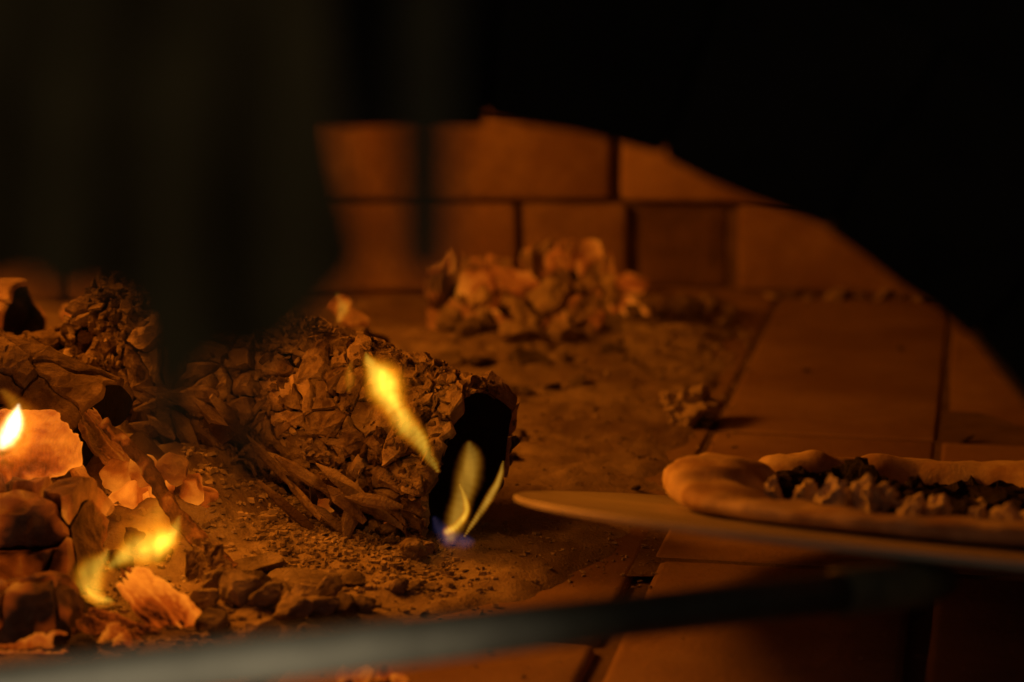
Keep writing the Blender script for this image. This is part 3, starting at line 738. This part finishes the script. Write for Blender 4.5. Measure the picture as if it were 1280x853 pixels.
PX, PYc, RP = -.028, .030, .150                                                    # pizza middle on the plate, outer radius
pz = empty('pizza', on_peel(PX, PYc, .004)); tag(pz, 'pizza with puffed crust, scorched greens and pale chunks on the peel', 'pizza')
def pl(x, y, z): return on_peel(PX + x, PYc + y, .0025 + z)
nt, npz = 160, 28; V = []; Fc = []
def gaus(t, c, s):
    d = (t - c + math.pi) % (2 * math.pi) - math.pi; return math.exp(-d * d / (2 * s * s))
for i in range(nt):
    t = 2 * math.pi * i / nt; q = Vector((math.cos(t), math.sin(t), 0))
    hgt = .0215 * (1 + .16 * noise.noise(q * 2.4 + Vector((3, 1, 0))) + .07 * noise.noise(q * 7)) * (1 + .35 * gaus(t, R(190), .22) - .62 * gaus(t, R(160), .09) + .85 * gaus(t, R(92), .85) - .50 * gaus(t, R(262), .75))
    wid = .021 * (1 + .18 * noise.noise(q * 3 + Vector((9, 0, 0)))) * (1 + .45 * gaus(t, R(188), .22) - .3 * gaus(t, R(160), .1))
    Ro = RP * (1 + .025 * noise.noise(q * 2 + Vector((0, 5, 0))))
    for j in range(npz):
        f = 2 * math.pi * j / npz; cx, cz = math.cos(f), math.sin(f)
        r_ = Ro - wid + wid * cx; z_ = hgt * .5 * (1 + math.copysign(abs(cz) ** .8, cz))
        p = Vector((r_ * math.cos(t), r_ * math.sin(t), z_)); p += Vector((cx * math.cos(t), cx * math.sin(t), cz)) * (.0034 * fbm(p, 42, 4) * (1 if cz > -.3 else 0))
        V.append(pl(*p))
for i in range(nt):
    for j in range(npz): Fc.append((i * npz + j, ((i + 1) % nt) * npz + j, ((i + 1) % nt) * npz + (j + 1) % npz, i * npz + (j + 1) % npz))
link('crust', mesh('crust', V, Fc, True), M['dough'], pz)
V = [pl(0, 0, .007)]; Fc = []; rings = 26; nk = 90
for j in range(1, rings + 1):
    for k in range(nk):
        t = 2 * math.pi * k / nk; r_ = (RP - .022) * j / rings; x, y = r_ * math.cos(t), r_ * math.sin(t)
        V.append(pl(x, y, .006 + .003 * fbm((x, y, 0), 60, 3) + .004 * smooth(0, .1, y)))
for k in range(nk): Fc.append((0, 1 + k, 1 + (k + 1) % nk))
for j in range(rings - 1):
    for k in range(nk): Fc.append((1 + j * nk + k, 1 + (j + 1) * nk + k, 1 + (j + 1) * nk + (k + 1) % nk, 1 + j * nk + (k + 1) % nk))
link('filling', mesh('filling', V, Fc, True), M['sauce'], pz)
CH = [rock_mesh('pale_chunk', 200 + k, (.9, .75, 1.25), chops=6, amp=.62) for k in range(6)]
LF = [rock_mesh('scorched_leaf', 220 + k, (1, .8, .5), chops=5, amp=.6) for k in range(6)]
rgp = random.Random(8)
def topping(nm, lib, mat, x, y, z, s):
    o = link(nm, rgp.choice(variants(lib, mat)), None, pz); o.location = pl(x, y, z); o.scale = (s, s, s)
    o.rotation_euler = (rgp.gauss(0, .4), rgp.gauss(0, .4), rgp.uniform(0, 6.28))
for x, y, s in ((-.082, -.045, .0085), (-.066, -.048, .010), (-.048, -.056, .0105), (-.030, -.056, .012), (-.026, -.050, .0125), (-.006, -.058, .0105), (.008, -.060, .0095), (.028, -.062, .0075), (.040, -.064, .007),
                (.058, -.052, .0135), (.062, -.046, .0125), (.092, -.060, .0115), (.108, -.046, .012), (.08, -.03, .011), (.02, .0, .009), (.05, .02, .009), (-.05, -.02, .008), (.11, .0, .010), (-.02, .03, .008), (.0, -.09, .007), (.05, -.088, .008)):
    topping('pale_chunk', CH, 'cheese', x, y, .007 + s * .5, s * .82)
for k in range(130):
    t = rgp.uniform(0, 6.28); r_ = (RP - .034) * math.sqrt(rgp.random()); x, y = r_ * math.cos(t), r_ * math.sin(t)
    if y < -.015: continue
    s = rgp.uniform(.009, .016); topping('scorched_leaf', LF, 'greens', x, y, .008 + s * .25 + .007 * smooth(-.03, .06, y), s)

# ================================================================== MADE-UP RAIL, TOOLS AND CLOTH FOR THE BLURRED DARKNESS (far out of focus)
HY = .47
rail = empty('tool_rail', (-.05, HY, .43)); tag(rail, 'added black iron rail on two brackets, out of view above the oven mouth', 'rail')  # unseen, added only to carry the stand-in tools and cloth
link('bar', tube_mesh('bar', [(-.32, HY, .43), (.24, HY, .43)], [.005, .005], 16), M['iron'], rail)
for x in (-.30, .22): link('bracket', tube_mesh('bracket', [(x, HY - .008, .4215), (x, .80, .425), (x, FY0 + .006, .43)], [.005, .005, .008], 12), M['iron'], rail)
def tool(label, px, pyb, wpx, name='stand_in_tool', foot=1.25, dy=0):  # invented hanging shape standing in for a dark upright blur
    b_ = PY(px, pyb, HY + dy); top = Vector((b_.x + .0012, HY + dy, .412)); s = scale_at(b_)
    root = tag(empty(name, b_), label, 'stand-in tool', 'made-up iron tools on the rail')
    rr_ = wpx * s / 2
    ptsn = [top, top.lerp(b_, .3), top.lerp(b_, .6), top.lerp(b_, .86), top.lerp(b_, .96), b_]
    shaft = link('shaft', tube_mesh('shaft', ptsn, [rr_ * .8, rr_ * .95, rr_, rr_, rr_ * foot, rr_ * .5], 16, .0005, 90), M['iron'], root)
    loop = [Vector((top.x, HY + dy * (1 - k / 8) , .412)) + Vector((0, .0115 * math.sin(2 * math.pi * k / 16) , .0115 - .0115 * math.cos(2 * math.pi * k / 16))) for k in range(17)]
    loop = [Vector((top.x, HY + .0125 * math.sin(2 * math.pi * k / 16), .4255 - .0125 * math.cos(2 * math.pi * k / 16))) for k in range(17)]
    link('loop', tube_mesh('loop', loop, [.002] * 17, 8), M['iron'], shaft)
tool('made-up iron tool with long shaft, a dark upright blur over the scaly log', 205, 585, 40)
tool('made-up iron tool, a dark blur between the stick and the burning log', 308, 598, 34)
tool('made-up olive black tool, a broad blur before the brick wall', 529, 350, 74, foot=.9)
# made-up dark cloth, hem shaped to cover the dark, hazy area, in picture pixels
hem = [(-260, 360), (-120, 380), (0, 370), (60, 362), (120, 368), (150, 400), (178, 525), (205, 565), (228, 545), (250, 475), (275, 455), (310, 470), (345, 440), (400, 402), (440, 368), (462, 320)]
def edge_x(z): return 0
nu, nvv = 110, 60; V = []; Fc = []
hx = [h_[0] for h_ in hem]; hyv = [h_[1] for h_ in hem]
for side in (0, 1):
    for i in range(nu + 1):
        u = i / nu
        for j in range(nvv + 1):
            f = j / nvv
            xt, xb = -260 + u * (410 + 260), -260 + u * (462 + 260)
            pb = float(np.interp(xb, hx, hyv)); pt_ = -75.0
            py_ = pt_ + (pb - pt_) * f; px_ = xt + (xb - xt) * f ** 3
            p = PY(px_, py_, HY - .012)
            p.y += .009 * math.sin(px_ * .045 + 1.2 * math.sin(py_ * .006)) * (0.25 + f) + .003 * noise.noise(Vector((px_ * .02, py_ * .012, 2))) + (side * .0022)
            V.append(p)
s_ = (nu + 1) * (nvv + 1)
for i in range(nu):
    for j in range(nvv):
        q = (i * (nvv + 1) + j, i * (nvv + 1) + j + 1, (i + 1) * (nvv + 1) + j + 1, (i + 1) * (nvv + 1) + j)
        Fc.append(q[::-1]); Fc.append(tuple(s_ + k for k in q))
for i in range(nu):
    a0 = i * (nvv + 1) + nvv; b0 = (i + 1) * (nvv + 1) + nvv; Fc.append((a0, b0, s_ + b0, s_ + a0))
for j in range(nvv):
    a0 = nu * (nvv + 1) + j; Fc.append((a0, s_ + a0, s_ + a0 + 1, a0 + 1))
tag(link('stand_in_cloth', mesh('stand_in_cloth', V, Fc, True), M['cloth']), 'made-up dark olive cloth standing in for the blurred darkness before the fire', 'cloth')
